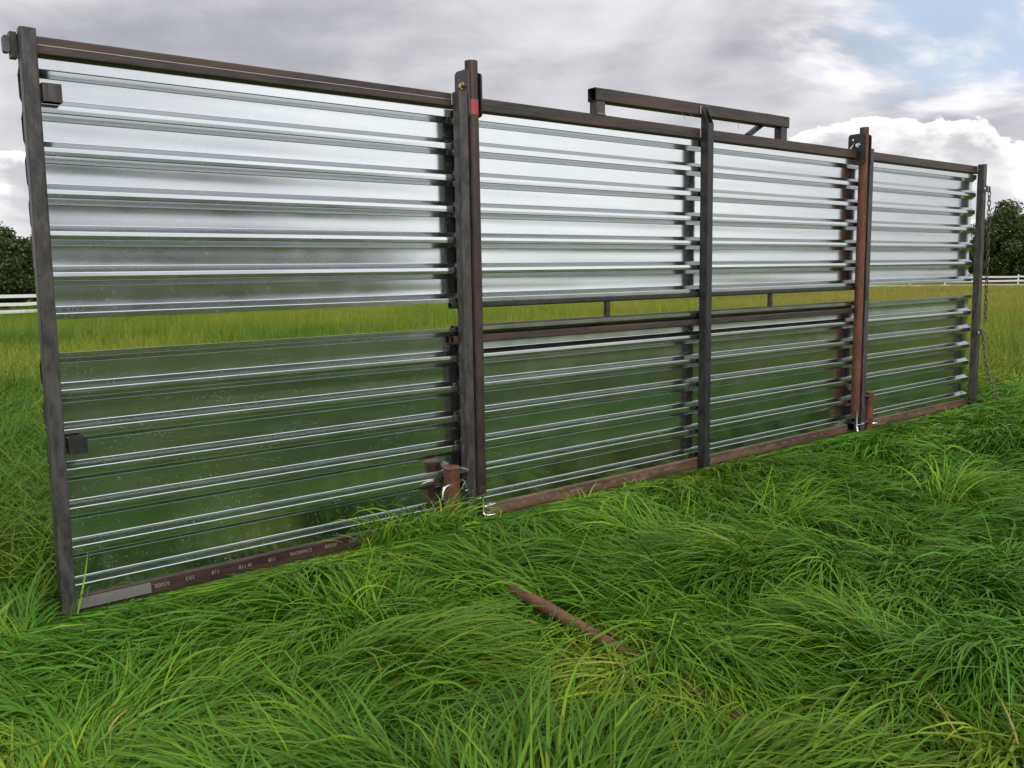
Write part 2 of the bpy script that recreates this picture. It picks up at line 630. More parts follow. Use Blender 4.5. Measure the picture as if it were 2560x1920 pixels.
def corrugated(x0, x1, prof, parent, seed, dz=0.0, drop=0.0):
    rs = np.random.default_rng(seed)
    nx = max(8, int((x1 - x0) / 0.07))
    xs = np.concatenate([[x0, x0 + 0.0006], np.linspace(x0, x1, nx)[1:-1], [x1 - 0.0006, x1]])
    nx = len(xs)
    P = np.array([prof[0], (prof[0][0], prof[0][1] - 0.0006)] + list(prof[1:-1]) + [(prof[-1][0], prof[-1][1] + 0.0006), prof[-1]])
    ph = rs.uniform(0, 6.28, 8)
    vs = []
    for i, x in enumerate(xs):
        wob = 0
        for k, (fx, fz, am) in enumerate(((3.1, 9, .00045), (5.7, 17, .0003), (1.6, 36, .0005), (9.0, 30, .00015))):
            wob = wob + am * np.sin(fx * x + fz * P[:, 1] + ph[k]) * np.cos(0.7 * fx * x - 1.3 * fz * P[:, 1] + ph[k + 4])
        w = np.clip((P[:, 0] - YC) / (YP - YC), 0, 1)
        yy = P[:, 0] + wob * (0.25 + 0.75 * w)
        for y, z in zip(yy, P[:, 1]):
            vs.append((x, y, z + dz + drop * (x - x0)))
    m = len(P)
    fs = []
    for i in range(nx - 1):
        for j in range(m - 1):
            fs.append((i * m + j, i * m + j + 1, (i + 1) * m + j + 1, (i + 1) * m + j))
    o = mesh_obj('corrugated_sheet', vs, fs, MT['galv'], parent, 60)
    so = o.modifiers.new('thickness', 'SOLIDIFY')
    so.thickness = 0.0009
    so.offset = -1
    return o


UP = sheet_profile(2.346, 2.305, 6, 1.283)
LO = sheet_profile(1.141, 1.119, 6, 0.076, 0.1727)
LOM = sheet_profile(1.1405, 1.117, 6, 0.078, 0.1722)


# ------------------------------------------------------------------ lettering (upside-down mill stencil)
def lettering(text, parent, x, z, size, y, turned=True, side=None):
    cu = bpy.data.curves.new('stencil', 'FONT')
    cu.body = text
    cu.size = size
    cu.extrude = 0.0
    tmp = bpy.data.objects.new('stencil', cu)
    COL.objects.link(tmp)
    bpy.context.view_layer.update()
    me = bpy.data.meshes.new_from_object(tmp.evaluated_get(bpy.context.evaluated_depsgraph_get()))
    COL.objects.unlink(tmp)
    bpy.data.objects.remove(tmp)
    off = origin(parent)
    for v in me.vertices:
        a, b = v.co.x, v.co.y
        if side is not None:                     # runs up the left side of a post
            v.co = (side - off.x, y - b - off.y, z + a - off.z)
        elif turned:
            v.co = (x - a - off.x, y - off.y, z - b - off.z)
        else:
            v.co = (x + a - off.x, y - off.y, z + b - off.z)
    me.materials.clear()
    me.materials.append(MT['stencil'])
    o = bpy.data.objects.new('stencil_lettering', me)
    return link(o, parent)


def stencil_row(parent, x0, x1, z, rs):
    words = ['A500B', '3X3', '118', 'III 118', '118', 'C/A660346']
    x = x0
    k = 0
    while x < x1 - 0.25:
        w = words[k % len(words)]
        wl = 0.0155 * len(w)
        lettering(w, parent, x + wl, z + rs.uniform(-0.003, 0.003), 0.026, 0.0690)
        x += wl + rs.uniform(0.05, 0.085)
        k += 1


# ------------------------------------------------------------------ shared hardware
RS = random.Random(3)


def rail(parent, x0, x1, zc, mat, w=0.075, yc=0.1085, name='rail'):
    o = sq_tube(name, (x0, yc, zc), (x1, yc, zc), w, w, mat, parent, 0.009)
    return o


def bead(parent, p0, p1, r=0.005):
    mb = MB()
    a, b = Vector(p0), Vector(p1)
    n = max(3, int((b - a).length / 0.006))
    rings = []
    ax, s, u = frame(b - a)
    for k in range(n + 1):
        p = a.lerp(b, k / n)
        rr = r * (0.8 + 0.35 * abs(math.sin(k * 1.7)))
        rings.append([p + s * x + u * y for x, y in circ(rr, 6)])
    mb.ring_loft(rings)
    return mb.build('weld_bead', MT['weld'], parent, 50)


def hex_bolt(parent, c, axis, r, h, mat, name='bolt'):
    mb = MB()
    a, s, u = frame(axis)
    c = Vector(c)
    mb.ring_loft([[c + s * x + u * y for x, y in circ(r, 6)], [c + a * h + s * x + u * y for x, y in circ(r, 6)]])
    mb.ring_loft([[c - a * 0.004 + s * x + u * y for x, y in circ(r * 1.3, 16)], [c + s * x + u * y for x, y in circ(r * 1.3, 16)]])
    return mb.build(name, mat, parent, 20)


def bracket_plate(parent, u0, u1, y0, y1, z0, z1, hole, mat=None):
    mb = MB()
    plate_yz(mb, u0, u1, y0, y1, z0, z1, 0.026, hole)
    o = mb.build('hinge_plate', mat or MT['plate'], parent, 30)
    return o


def stake_sleeve(parent, cx, cy, r, top, post_u, sgn):
    o = pipe('stake_sleeve', (cx, cy, -0.02), (cx, cy, top), r, MT['rust'], parent, 0.006)
    mb = MB()
    mb.ring_loft([[(cx + x, cy + y, top + h) for x, y in circ(r * k, 24)] for h, k in ((0.0015, 1.0), (0.003, 1.09), (0.011, 1.09), (0.013, 1.02))])
    mb.build('cap', MT['rustp'], o, 40)
    for z in (top - 0.028, 0.075):
        mb = MB()
        x_in, x_out = post_u, cx
        lo, hi = sorted((x_in + 0.0 * sgn, cx + sgn * 0.0))
        mb.box((lo + (0.001 if sgn < 0 else 0), cy - 0.036, z), (hi - (0.001 if sgn < 0 else 0), cy + 0.036, z + 0.009))
        b = mb.build('bracket', MT['plate'], parent, 30)
        bead(parent, (post_u + sgn * 0.004, cy - 0.033, z + 0.012), (post_u + sgn * 0.004, cy + 0.03, z + 0.012), 0.0055)
    return o


def bent_pin(parent, pts, r, name='hitch_pin'):
    mb = MB()
    rod_path(mb, pts, r, 10)
    return mb.build(name, MT['zinc'], parent, 60)


def hairpin(parent, c, dx, dy, dz, r=0.0022):
    """small R-clip: two legs and a loop, along direction d"""
    c = Vector(c); d = Vector((dx, dy, dz)); ln = d.length
    a, s, u = frame(d)
    pts = []
    for k in range(9):
        t = k / 8
        pts.append(c + a * (ln * t) + s * (0.010 * math.sin(t * 6.0)))
    for k in range(1, 8):
        an = math.pi * k / 8
        pts.append(c + a * (ln + 0.012 * math.sin(an)) + s * (0.010 * math.sin(6.0) + 0.012 * (1 - math.cos(an))))
    for k in range(8):
        t = 1 - k / 8
        pts.append(c + a * (ln * t) + s * (0.015))
    mb = MB()
    rod_path(mb, pts, r, 6)
    return mb.build('hairpin_clip', MT['zinc'], parent, 60)


# ------------------------------------------------------------------ windbreak panel on the left
pl = thing('windbreak_panel', 'nearest corrugated steel windbreak panel, with the leaning end post and latch boxes', 'windbreak', (1.0, 0.1, 0), 'panels of the portable windbreak')
sq_tube('post', (-0.031, 0.035, -0.02), (-0.0035, 0.035, 2.447), 0.060, 0.070, MT['post'], pl, 0.010, up=(0, 1, 0))
sq_tube('post', (2.112, 0.035, -0.03), (2.114, 0.035, 2.437), 0.060, 0.070, MT['post'], pl, 0.010, up=(0, 1, 0))
rail(pl, -0.03, 2.138, 2.3985, MT['rail'])
mbs = MB(); mbs.box((0.03, 0.0692, 2.3990), (2.076, 0.072, 2.4022)); mbs.build('weld_seam', MT['weld'], pl, 30)
fl = rail(pl, -0.02, 2.138, 0.0335, MT['footd'])
corrugated(-0.035, 2.136, UP, pl, 1)
corrugated(-0.045, 2.136, LO, pl, 2)
bead(pl, (2.080, 0.0655, 2.37), (2.080, 0.0655, 2.43), 0.004)
mb = MB(); mb.box((0.004, 0.060, 0.012), (0.325, 0.0685, 0.052)); mb.box((0.004, 0.0605, 0.052), (0.325, 0.085, 0.0585))
mb.build('splice_plate', MT['weld'], pl, 30)
# latch boxes welded to the end post
sq_tube('latch_box', (0.070, 0.048, 2.170), (0.070, 0.048, 2.243), 0.074, 0.060, MT['post'], pl, 0.006, up=(0, 1, 0))
mb = MB(); mb.box((0.036, 0.020, 2.2400), (0.104, 0.076, 2.2425)); mb.build('lid', MT['post'], pl, 30)
sq_tube('latch_box', (0.052, 0.010, 0.716), (0.052, 0.010, 0.786), 0.074, 0.060, MT['dark'], pl, 0.006, up=(0, 1, 0))
mb = MB(); mb.box((0.020, -0.0215, 0.744), (0.058, -0.0195, 0.750)); mb.build('slot', MT['dark'], pl, 30)
# hinge plates behind the end post
mb = MB(); mb.box((-0.058, 0.074, 2.340), (-0.034, 0.125, 2.440)); mb.build('hinge_plate', MT['dark'], pl, 30)
mb = MB(); mb.ring_loft([[(-0.0705 + x, y, 2.392 + z) for x, z in rrect(0.024, 0.066, 0.009)] for y in (0.082, 0.120)]); mb.build('hinge_tab', MT['plate'], pl, 30)
# plate against the right-hand post that carries the support pipe
bracket_plate(pl, 2.1455, 2.1555, 0.001, 0.128, 2.29, 2.562, (0.098, 2.515, 0.011))
ss = stake_sleeve(pl, 1.985, 0.022, 0.046, 0.345, 2.082, -1)
bent_pin(ss, [(1.995, 0.04, 0.262), (1.945, -0.018, 0.262), (1.918, -0.022, 0.260), (1.900, -0.024, 0.250), (1.892, -0.026, 0.236), (1.886, -0.027, 0.198)], 0.0075)
hairpin(ss, (2.040, -0.004, 0.275), 0.006, -0.008, -0.055)
stencil_row(pl, 0.335, 1.80, 0.046, RS)
for k, (w, z) in enumerate(zip(('A500', '118', '3X3', '118', 'C/A6', '118', 'A500') * 2, (0.42, 0.58, 0.72, 0.86, 1.00, 1.12, 1.24, 1.40, 1.55, 1.68, 1.80, 1.92, 2.05, 2.18))):
    lettering(w, pl, 0, z, 0.021, 0.046, side=2.0815)

# ------------------------------------------------------------------ middle panel with the slot window
pm = thing('windbreak_panel', 'middle corrugated steel windbreak panel with framed slot and lifting bar on top', 'windbreak', (4.2, 0.1, 0), 'panels of the portable windbreak')
rail(pm, 2.2435, 6.236, 2.3935, MT['rail'])
mbs = MB(); mbs.box((2.26, 0.0692, 2.3925), (6.22, 0.072, 2.3955)); mbs.build('weld_seam', MT['plate'], pm, 30)
rail(pm, 2.245, 6.236, 0.0345, MT['foot'])
corrugated(2.139, 6.362, UP, pm, 3)
corrugated(2.139, 6.362, LOM, pm, 4)
# centre post with a mitred open top
W3 = 0.060
sq_tube('post', (4.230, 0.035, -0.03), (4.230, 0.035, 2.522), W3, 0.072, MT['dark'], pm, 0.007, 0.005, up=(0, 1, 0), cut1=lambda x, y: y * 2.0)
bead(pm, (4.197, 0.068, 2.365), (4.197, 0.068, 2.425), 0.005)
bead(pm, (4.197, 0.068, 2.525), (4.197, 0.068, 2.585), 0.005)
# window frame: three thin tubes and two short uprights
rail(pm, 2.050, 6.300, 1.2675, MT['dark'], 0.036, 0.092, 'window_bar')
rail(pm, 2.070, 6.300, 1.1360, MT['rail'], 0.036, 0.1015, 'window_bar')
rail(pm, 2.058, 6.300, 1.0700, MT['rail'], 0.046, 0.0945, 'window_bar')
for u in (3.302, 5.093):
    sq_tube('window_upright', (u, 0.0965, 1.1545), (u, 0.0965, 1.2490), 0.034, 0.030, MT['rail'], pm, 0.004, 0.003, up=(0, 1, 0))
# lifting bar
lb = sq_tube('lifting_bar', (3.188, 0.110, 2.553), (5.262, 0.110, 2.566), 0.076, 0.084, MT['rail'], pm, 0.009)
for u in (3.236, 5.205):
    sq_tube('stand_off', (u, 0.110, 2.4315), (u, 0.110, 2.512 if u < 4 else 2.522), 0.078, 0.070, MT['post'], lb, 0.009, up=(0, 1, 0))
bead(lb, (3.20, 0.072, 2.434), (3.272, 0.072, 2.434), 0.004)
mb = MB(); mb.box((3.33, 0.12, 2.594), (3.50, 0.160, 2.608)); mb.build('pad', MT['plate'], lb, 30)
mb = MB(); mb.box((5.02, 0.12, 2.606), (5.15, 0.160, 2.619)); mb.build('pad', MT['plate'], lb, 30)
sq_tube('brace', (5.02, 0.165, 2.535), (4.86, 0.165, 2.445), 0.050, 0.030, MT['dark'], lb, 0.004)
for (x, dx, dz) in ((4.0, 0.03, -0.035), (4.08, 0.035, -0.012), (4.62, 0.006, -0.05)):
    mb = MB(); rod_path(mb, [(x, 0.074, 2.515), (x + dx * 0.6, 0.071, 2.515 + dz * 0.4), (x + dx, 0.069, 2.513 + dz)], 0.0016, 5)
    mb.build('straw', plain('dry_straw', (0.20, 0.16, 0.08), 0.8) if 'dry_straw' not in bpy.data.materials else bpy.data.materials['dry_straw'], lb, 60)
bracket_plate(pm, 2.2330, 2.2430, 0.001, 0.128, 2.312, 2.552, (0.098, 2.505, 0.011), MT['dark'])
bracket_plate(pm, 6.2365, 6.2465, -0.010, 0.150, 2.305, 2.560, (0.110, 2.515, 0.011), MT['dark'])
stencil_row(pm, 2.28, 4.12, 0.047, RS)
stencil_row(pm, 4.35, 6.15, 0.047, RS)

# ------------------------------------------------------------------ panel on the right
pr = thing('windbreak_panel', 'farthest corrugated steel windbreak panel, ending at the post hung with chains', 'windbreak', (7.4, 0.1, 0), 'panels of the portable windbreak')
sq_tube('post', (6.372, 0.035, -0.03), (6.368, 0.035, 2.440), 0.060, 0.070, MT['post'], pr, 0.010, up=(0, 1, 0))
sq_tube('post', (8.572, 0.035, -0.03), (8.527, 0.035, 2.447), 0.064, 0.070, MT['post'], pr, 0.010, up=(0, 1, 0))
rail(pr, 6.345, 8.550, 2.3965, MT['rail'])
rail(pr, 6.345, 8.596, 0.0325, MT['foot'])
corrugated(6.366, 8.512, UP, pr, 5)
corrugated(6.366, 8.540, LO, pr, 6)
bracket_plate(pr, 6.3270, 6.3370, -0.006, 0.128, 2.305, 2.555, (0.098, 2.515, 0.011), MT['dark'])
bead(pr, (8.493, 0.0655, 2.37), (8.493, 0.0655, 2.43), 0.004)
s4 = stake_sleeve(pr, 6.490, 0.022, 0.040, 0.335, 6.404, 1)
bent_pin(s4, [(6.50, 0.0, 0.06), (6.53, -0.03, 0.062), (6.545, -0.036, 0.056), (6.548, -0.038, 0.04)], 0.007)
for zc in (2.205, 0.762):
    xo = 8.527 + (2.447 - zc) * 0.0182
    mb = MB(); mb.box((xo - 0.066, -0.010, zc - 0.030), (xo + 0.046, -0.0015, zc + 0.030)); mb.box((xo + 0.036, -0.0015, zc - 0.030), (xo + 0.046, 0.05, zc + 0.030))
    b = mb.build('chain_bracket', MT['dark'], pr, 30)
    hex_bolt(b, (xo - 0.045, -0.0155, zc), (0, -1, 0), 0.009, 0.008, MT['zinc'])
stencil_row(pr, 6.60, 8.30, 0.045, RS)

# ------------------------------------------------------------------ support pipes folded up against the posts
s1 = thing('support_pipe', 'dark brown upright pipe with a red painted band, pinned between two plates', 'pipe', (2.1943, 0.035, 0), 'support pipes folded upright against the windbreak')
pipe('tube', (2.1943, 0.035, 0.150), (2.1943, 0.035, 2.612), 0.0365, MT['pipe'], s1)
mb = MB(); hollow(mb, (2.1943, 0.035, 2.322), (2.1943, 0.035, 2.402), circ(0.0370, 28), circ(0.0366, 28)); mb.build('painted_band', MT['red'], s1, 40)
b = hex_bolt(s1, (2.1405, 0.050, 2.478), (-1, 0, 0), 0.015, 0.014, MT['brass'])
hex_bolt(s1, (2.2480, 0.050, 2.478), (1, 0, 0), 0.013, 0.012, MT['zinc'], 'nut')
hex_bolt(s1, (2.2480, 0.050, 2.420), (1, 0, 0), 0.012, 0.010, MT['plate'], 'nut')
bent_pin(s1, [(2.200, 0.020, 0.20), (2.200, 0.020, 0.050), (2.202, 0.012, 0.036), (2.212, 0.000, 0.032), (2.262, -0.012, 0.030)], 0.0065)
hairpin(s1, (2.190, 0.006, 0.088), 0.062, -0.016, 0.012)

s2 = thing('support_pipe', 'rust red upright pipe hanging between dark plates at the far joint', 'pipe', (6.2868, 0.035, 0), 'support pipes folded upright against the windbreak')
pipe('tube', (6.2868, 0.035, 0.150), (6.2868, 0.035, 2.612), 0.0365, MT['rust'], s2)
hex_bolt(s2, (6.2315, 0.055, 2.465), (-1, 0, 0), 0.014, 0.022, MT['zinc'], 'nut')
hairpin(s2, (6.226, 0.085, 2.50), -0.004, 0.050, -0.085, 0.003)
bent_pin(s2, [(6.262, 0.000, 0.20), (6.262, 0.000, 0.062), (6.260, -0.006, 0.046), (6.250, -0.018, 0.030), (6.232, -0.036, 0.016)], 0.0080)
mb = MB(); mb.ring_loft([[(6.262 + x, y, z) for x, y in circ(0.022, 16)] for z in (0.066, 0.070)]); mb.build('washer', MT['zinc'], s2, 30)
hairpin(s2, (6.262, -0.010, 0.078), 0.075, -0.004, 0.004)

# pipe lying in the grass
lp = pipe('loose_pipe', (1.590, -0.74, 0.056), (1.318, -2.78, 0.056), 0.027, MT['rustp'], None, 0.005, 24, (1.45, -1.7, 0.06))
lp['label'] = 'rusty steel pipe lying half buried in the long grass'
lp['category'] = 'pipe'


# ------------------------------------------------------------------ chains
def link_mesh():
    R, Ls, r, n = 0.0130, 0.030, 0.0050, 6
    path = []
    for k in range(7):
        a = math.pi * k / 6
        path.append((R * math.cos(a), Ls / 2 + R * math.sin(a)))
    for k in range(7):
        a = math.pi + math.pi * k / 6
        path.append((R * math.cos(a), -Ls / 2 + R * math.sin(a)))
    P = len(path)
    vs, fs = [], []
    for i, (x, z) in enumerate(path):
        nx_, nz_ = (x / R, (z - math.copysign(Ls / 2, z)) / R)
        for k in range(n):
            a = 2 * math.pi * k / n
            vs.append((x + r * math.cos(a) * nx_, r * math.sin(a), z + r * math.cos(a) * nz_))
    for i in range(P):
        j = (i + 1) % P
        for k in range(n):
            q = (k + 1) % n
            fs.append((i * n + k, j * n + k, j * n + q, i * n + q))
    me = bpy.data.meshes.new('link')
    me.from_pydata(vs, [], fs)
    me.materials.append(MT['chain'])
    me.shade_smooth()
    return me


LINK = link_mesh()


def chain(label, pts):
    P = [Vector(p) for p in pts]
    root = thing('chain', label, 'chain', P[0], 'chains hanging from the far end post')
    seg = [(P[i + 1] - P[i]).length for i in range(len(P) - 1)]
    total = sum(seg)
    step = 0.0455
    n = int(total / step)
    for k in range(n + 1):
        s = k * step
        i = 0
        while i < len(seg) - 1 and s > seg[i]:
            s -= seg[i]; i += 1
        p = P[i].lerp(P[i + 1], min(1, s / seg[i]))
        d = (P[i + 1] - P[i]).normalized()
        q = d.to_track_quat('Z', 'Y')
        o = bpy.data.objects.new('link', LINK)
        o.rotation_mode = 'QUATERNION'
        o.rotation_quaternion = q @ Matrix.Rotation(math.radians(90 * (k % 2) + 35 + RS.uniform(-14, 14)), 4, 'Z').to_quaternion()
        o.location = p - P[0]
        link(o, root)


chain('long steel chain hanging straight down from the upper bracket of the end post',
      [(8.588, -0.018, 2.20), (8.600, -0.020, 1.9), (8.618, -0.020, 1.5), (8.632, -0.020, 1.1), (8.645, -0.020, 0.86)])
low = [(8.612, -0.018, 0.745)]
for k in range(1, 11):
    t = k / 10
    low.append((8.612 - 0.10 * t ** 1.6, -0.018 - 0.235 * t ** 1.5, 0.745 - 0.69 * (t + 0.06 * math.sin(math.pi * t))))
chain('short steel chain trailing from the lower bracket of the end post into the grass', low)


# ------------------------------------------------------------------ white rail fence
def white_fence():
    pts = [(-14, 31.5), (4.97, 38.1), (26, 46.2), (69.8, 34.9), (73.9, 25.3), (82, 6.0)]
    root = thing('rail_fence', 'white four-rail paddock fence across the far side of the field', 'fence', (26, 46.2, float(gz(26, 46.2))))
    mr = MT['white']
    for i in range(len(pts) - 1):
        a, b = Vector((*pts[i], 0)), Vector((*pts[i + 1], 0))
        d = b - a
        n = max(1, round(d.length / 2.5))
        s = Vector((d.y, -d.x, 0)).normalized()
        for k in range(n):
            p, q = a + d * (k / n), a + d * ((k + 1) / n)
            gp, gq = float(gz(p.x, p.y)), float(gz(q.x, q.y))
            wob = [RS.uniform(-0.02, 0.02) for _ in range(4)]
            mb = MB()
            e = d.normalized() * 0.055
            f = s * 0.055
            c = [p - e - f, p + e - f, p + e + f, p - e + f]
            mb.add([(*v.xy, gp) for v in c] + [(*v.xy, gp + 1.27) for v in c] + [(p.x, p.y, gp + 1.32)],
                   [(0, 1, 5, 4), (1, 2, 6, 5), (2, 3, 7, 6), (3, 0, 4, 7), (4, 5, 8), (5, 6, 8), (6, 7, 8), (7, 4, 8)])
            mb.build('fence_post', mr, root, 30)
            for r, z in enumerate((0.16, 0.48, 0.80, 1.12)):
                z0, z1 = gp + z + wob[r], gq + z + wob[(r + 1) % 4]
                mid = (p + q) / 2
                sag = RS.uniform(-0.03, 0.0)
                h, th = 0.070, 0.02
                mb = MB()
                rings = []
                for v, zz in ((p, z0), (mid, (z0 + z1) / 2 + sag), (q, z1)):
                    o = s * 0.075
                    rings.append([(v.x + o.x - s.x * th, v.y + o.y - s.y * th, zz - h), (v.x + o.x + s.x * th, v.y + o.y + s.y * th, zz - h),
                                  (v.x + o.x + s.x * th, v.y + o.y + s.y * th, zz + h), (v.x + o.x - s.x * th, v.y + o.y - s.y * th, zz + h)])
                mb.ring_loft(rings)
                mb.build('rail', mr, root, 30)


white_fence()


# ------------------------------------------------------------------ trees
def set_attr(me, name, data, domain='POINT'):
    at = me.attributes.new(name, 'FLOAT_COLOR', domain)
    at.data.foreach_set('color', np.asarray(data, dtype=np.float32).ravel())


def quads_mesh(name, V, mat, hue=None):
    """V: (n,4,3) array of quads"""
    n = len(V)
    me = bpy.data.meshes.new(name)
    me.vertices.add(n * 4)
    me.vertices.foreach_set('co', V.reshape(-1).astype(np.float32))
    me.loops.add(n * 4)
    me.loops.foreach_set('vertex_index', np.arange(n * 4, dtype=np.int32))
    me.polygons.add(n)
    me.polygons.foreach_set('loop_start', np.arange(n, dtype=np.int32) * 4)
    me.update(calc_edges=True)
    me.materials.append(mat)
    if hue is not None:
        h = np.zeros((n, 4, 4), np.float32)
        h[:, :, 0] = hue[0][:, None]; h[:, :, 1] = hue[1][:, None]; h[:, :, 3] = 1
        set_attr(me, 'hue', h)
    return me


def crown_quads(rs, H, R, n_clumps, per, leaf, low=0.12):
    cs = []
    while len(cs) < n_clumps:
        p = rs.normal(size=3); p /= np.linalg.norm(p)
        rad = rs.uniform(0.45, 1.0) ** 0.5
        z = (low + (1 - low) * (p[2] * rad * 0.5 + 0.5))
        shape = math.sin(math.pi * min(1, max(0.03, z * 0.80 + 0.16))) ** 0.65
        cs.append((p[0] * rad * R * shape, p[1] * rad * R * shape, z * H * rs.uniform(0.92, 1.03), rs.uniform(0.35, 0.75) * R * 0.42, rs.uniform(0, 1)))
    cs = np.array(cs)
    idx = np.repeat(np.arange(n_clumps), per)
    n = len(idx)
    d = rs.normal(size=(n, 3)); d /= np.linalg.norm(d, axis=1)[:, None]
    rr = rs.uniform(0.25, 1.0, n) ** 0.6
    c = cs[idx, :3] + d * (rr * cs[idx, 3])[:, None] * np.array([1, 1, 0.8])
    nrm = d + rs.normal(size=(n, 3)) * 0.7
    nrm /= np.linalg.norm(nrm, axis=1)[:, None]
    t = np.cross(nrm, rs.normal(size=(n, 3))); t /= np.linalg.norm(t, axis=1)[:, None]
    b = np.cross(nrm, t)
    s = leaf * rs.uniform(0.6, 1.4, n)[:, None]
    V = np.stack([c - t * s, c - b * s * 0.55, c + t * s, c + b * s * 0.55], 1)
    hue = np.clip(0.15 + 0.35 * cs[idx, 4] + rs.normal(size=n) * 0.12, 0, 1)
    tone = np.clip(0.4 + rs.normal(size=n) * 0.18, 0, 1)
    V[:, :, 2] = np.maximum(V[:, :, 2], 0.05)
    return V, (hue, tone)


def trunk_mesh(rs, H, R):
    mb = MB()
    def limb(p, q, r0, r1, n=7):
        p, q = Vector(p), Vector(q)
        a, s, u = frame(q - p)
        mid = p.lerp(q, 0.5) + s * rs.uniform(-0.1, 0.1) + u * rs.uniform(-0.1, 0.1)
        mb.ring_loft([[c + s * x + u * y for x, y in circ(r, n)] for c, r in ((p, r0), (mid, (r0 + r1) / 2), (q, r1))])
    limb((0, 0, -0.05), (0.1, 0.05, H * 0.55), R * 0.07, R * 0.035)
    limb((0.1, 0.05, H * 0.53), (-0.1, 0.0, H * 0.9), R * 0.036, R * 0.012)
    for k in range(7):
        a = 6.28 * k / 7 + rs.uniform(-.3, .3)
        z = H * rs.uniform(0.15, 0.5)
        limb((0.03, 0.02, z), (math.cos(a) * R * 0.6, math.sin(a) * R * 0.6, z + H * rs.uniform(.12, .35)), R * 0.03, R * 0.008)
    me = bpy.data.meshes.new('trunk')
    me.from_pydata(mb.v, [], mb.f)
    me.materials.append(MT['bark'])
    me.shade_smooth()
    return me


TREE_DATA = []
for k, (H, R) in enumerate(((5.2, 3.0), (7.2, 3.6))):
    rs = np.random.default_rng(50 + k)
    V, hue = crown_quads(rs, H, R, 150, 330, 0.085 if k == 0 else 0.11, 0.01)
    TREE_DATA.append((quads_mesh('crown', V, MT['leaf'], hue), trunk_mesh(rs, H, R)))


def tree(kind, x, y, s, rz, label, group):
    t = thing('broadleaf_tree', label, 'tree', (x, y, float(gz(x, y))), group)
    t.rotation_euler = (0, 0, rz)
    t.scale = (s, s, s)
    for nm, me in zip(('crown', 'trunk'), TREE_DATA[kind]):
        link(bpy.data.objects.new(nm, me), t)


for x, y, s, rz, lab in (
        (6.0, 50.5, 1.02, 0.4, 'dense dark green tree filling the far left edge behind the white fence'),
        (11.0, 52.0, 1.08, 2.1, 'rounded dark green tree just behind the leaning end post, beyond the fence'),):
    tree(0, x, y, s, rz, lab, 'trees left of the windbreak')
for x, y, s, rz, lab in (
        (81.6, 29.3, 1.02, 1.1, 'tall dark tree with a ragged top right beside the chained end post'),
        (86.3, 28.1, 1.06, 3.0, 'tall dark tree at the far right edge behind the white fence'),):
    tree(1, x, y, s, rz, lab, 'trees right of the windbreak')

# low bush against the fence at the right edge
rs = np.random.default_rng(91)
V, hue = crown_quads(rs, 0.95, 1.3, 26, 160, 0.045, 0.02)
bush = bpy.data.objects.new('bush', quads_mesh('bush', V, MT['leaf'], hue))
bush.location = (74.2, 22.2, float(gz(74.2, 22.2)))
bush['label'] = 'low green bush in front of the white fence at the right edge'
bush['category'] = 'bush'
link(bush)

# the wood behind the photographer, seen only as the dark band mirrored in the sheets
def woodland():
    rs = np.random.default_rng(77)
    parts, hs, ts = [], [], []
    for k in range(26):
        a = math.radians(150 + k * 6.2 + rs.uniform(-2, 2))       # clockwise from +Y
        d = rs.uniform(56, 70)
        V, (h, tn) = crown_quads(rs, rs.uniform(5.0, 8.5), rs.uniform(3.5, 5.5), 40, 60, 0.36, 0.02)
        V = V + np.array([math.sin(a) * d, math.cos(a) * d, -0.0092 * (d - 9)])
        parts.append(V); hs.append(h); ts.append(tn)
    me = quads_mesh('woodland', np.concatenate(parts), MT['leaf'], (np.concatenate(hs), np.concatenate(ts)))
    o = bpy.data.objects.new('woodland', me)
    o['kind'] = 'stuff'
    o['label'] = 'far-off belt of dark trees across the field'
    o['category'] = 'trees'
    link(o)


woodland()


# ------------------------------------------------------------------ grass
def vnoise(x, y, sc, seed):
    """smooth value noise on a lattice"""
    x = np.asarray(x) * sc; y = np.asarray(y) * sc
    xi = np.floor(x).astype(np.int64); yi = np.floor(y).astype(np.int64)
    fx = x - xi; fy = y - yi
    fx = fx * fx * (3 - 2 * fx); fy = fy * fy * (3 - 2 * fy)
    def h(a, b):
        v = np.sin(a * 127.1 + b * 311.7 + seed * 74.7) * 43758.5453
        return v - np.floor(v)
    return (h(xi, yi) * (1 - fx) + h(xi + 1, yi) * fx) * (1 - fy) + (h(xi, yi + 1) * (1 - fx) + h(xi + 1, yi + 1) * fx) * fy


def ribbons(root, az, ln, e0, e1, width, hue, tone, segs, rs, pw=0.9, twist=0.5, floor=0.012):
    """array of curved tapering blades; root (n,3); returns verts (n,2*segs+1,3) and faces template"""
    n = len(root)
    p = root.copy()
    a = az.copy()
    V = np.zeros((n, 2 * segs + 1, 3), np.float32)
    daz = rs.normal(size=n) * twist / segs
    roll = rs.normal(size=n) * 0.5
    prev_t = 0.0
    for k in range(segs + 1):
        t = k / segs
        if k > 0:
            tm = (t + prev_t) / 2
            e = e0 + (e1 - e0) * tm ** pw
            a = a + daz
            st = ln / segs
            p = p + np.stack([np.cos(a) * np.cos(e) * st, np.sin(a) * np.cos(e) * st, np.sin(e) * st], 1)
            p[:, 2] = np.maximum(p[:, 2], floor)
        prev_t = t
        if k == segs:
            V[:, 2 * segs] = p
        else:
            w = width * (0.55 + 0.45 * min(1, t * 4)) * (1 - t ** 2.2) * 0.5
            side = np.stack([-np.sin(a) * np.cos(roll), np.cos(a) * np.cos(roll), np.sin(roll)], 1)
            V[:, 2 * k] = p - side * w[:, None]
            V[:, 2 * k + 1] = p + side * w[:, None]
    return V


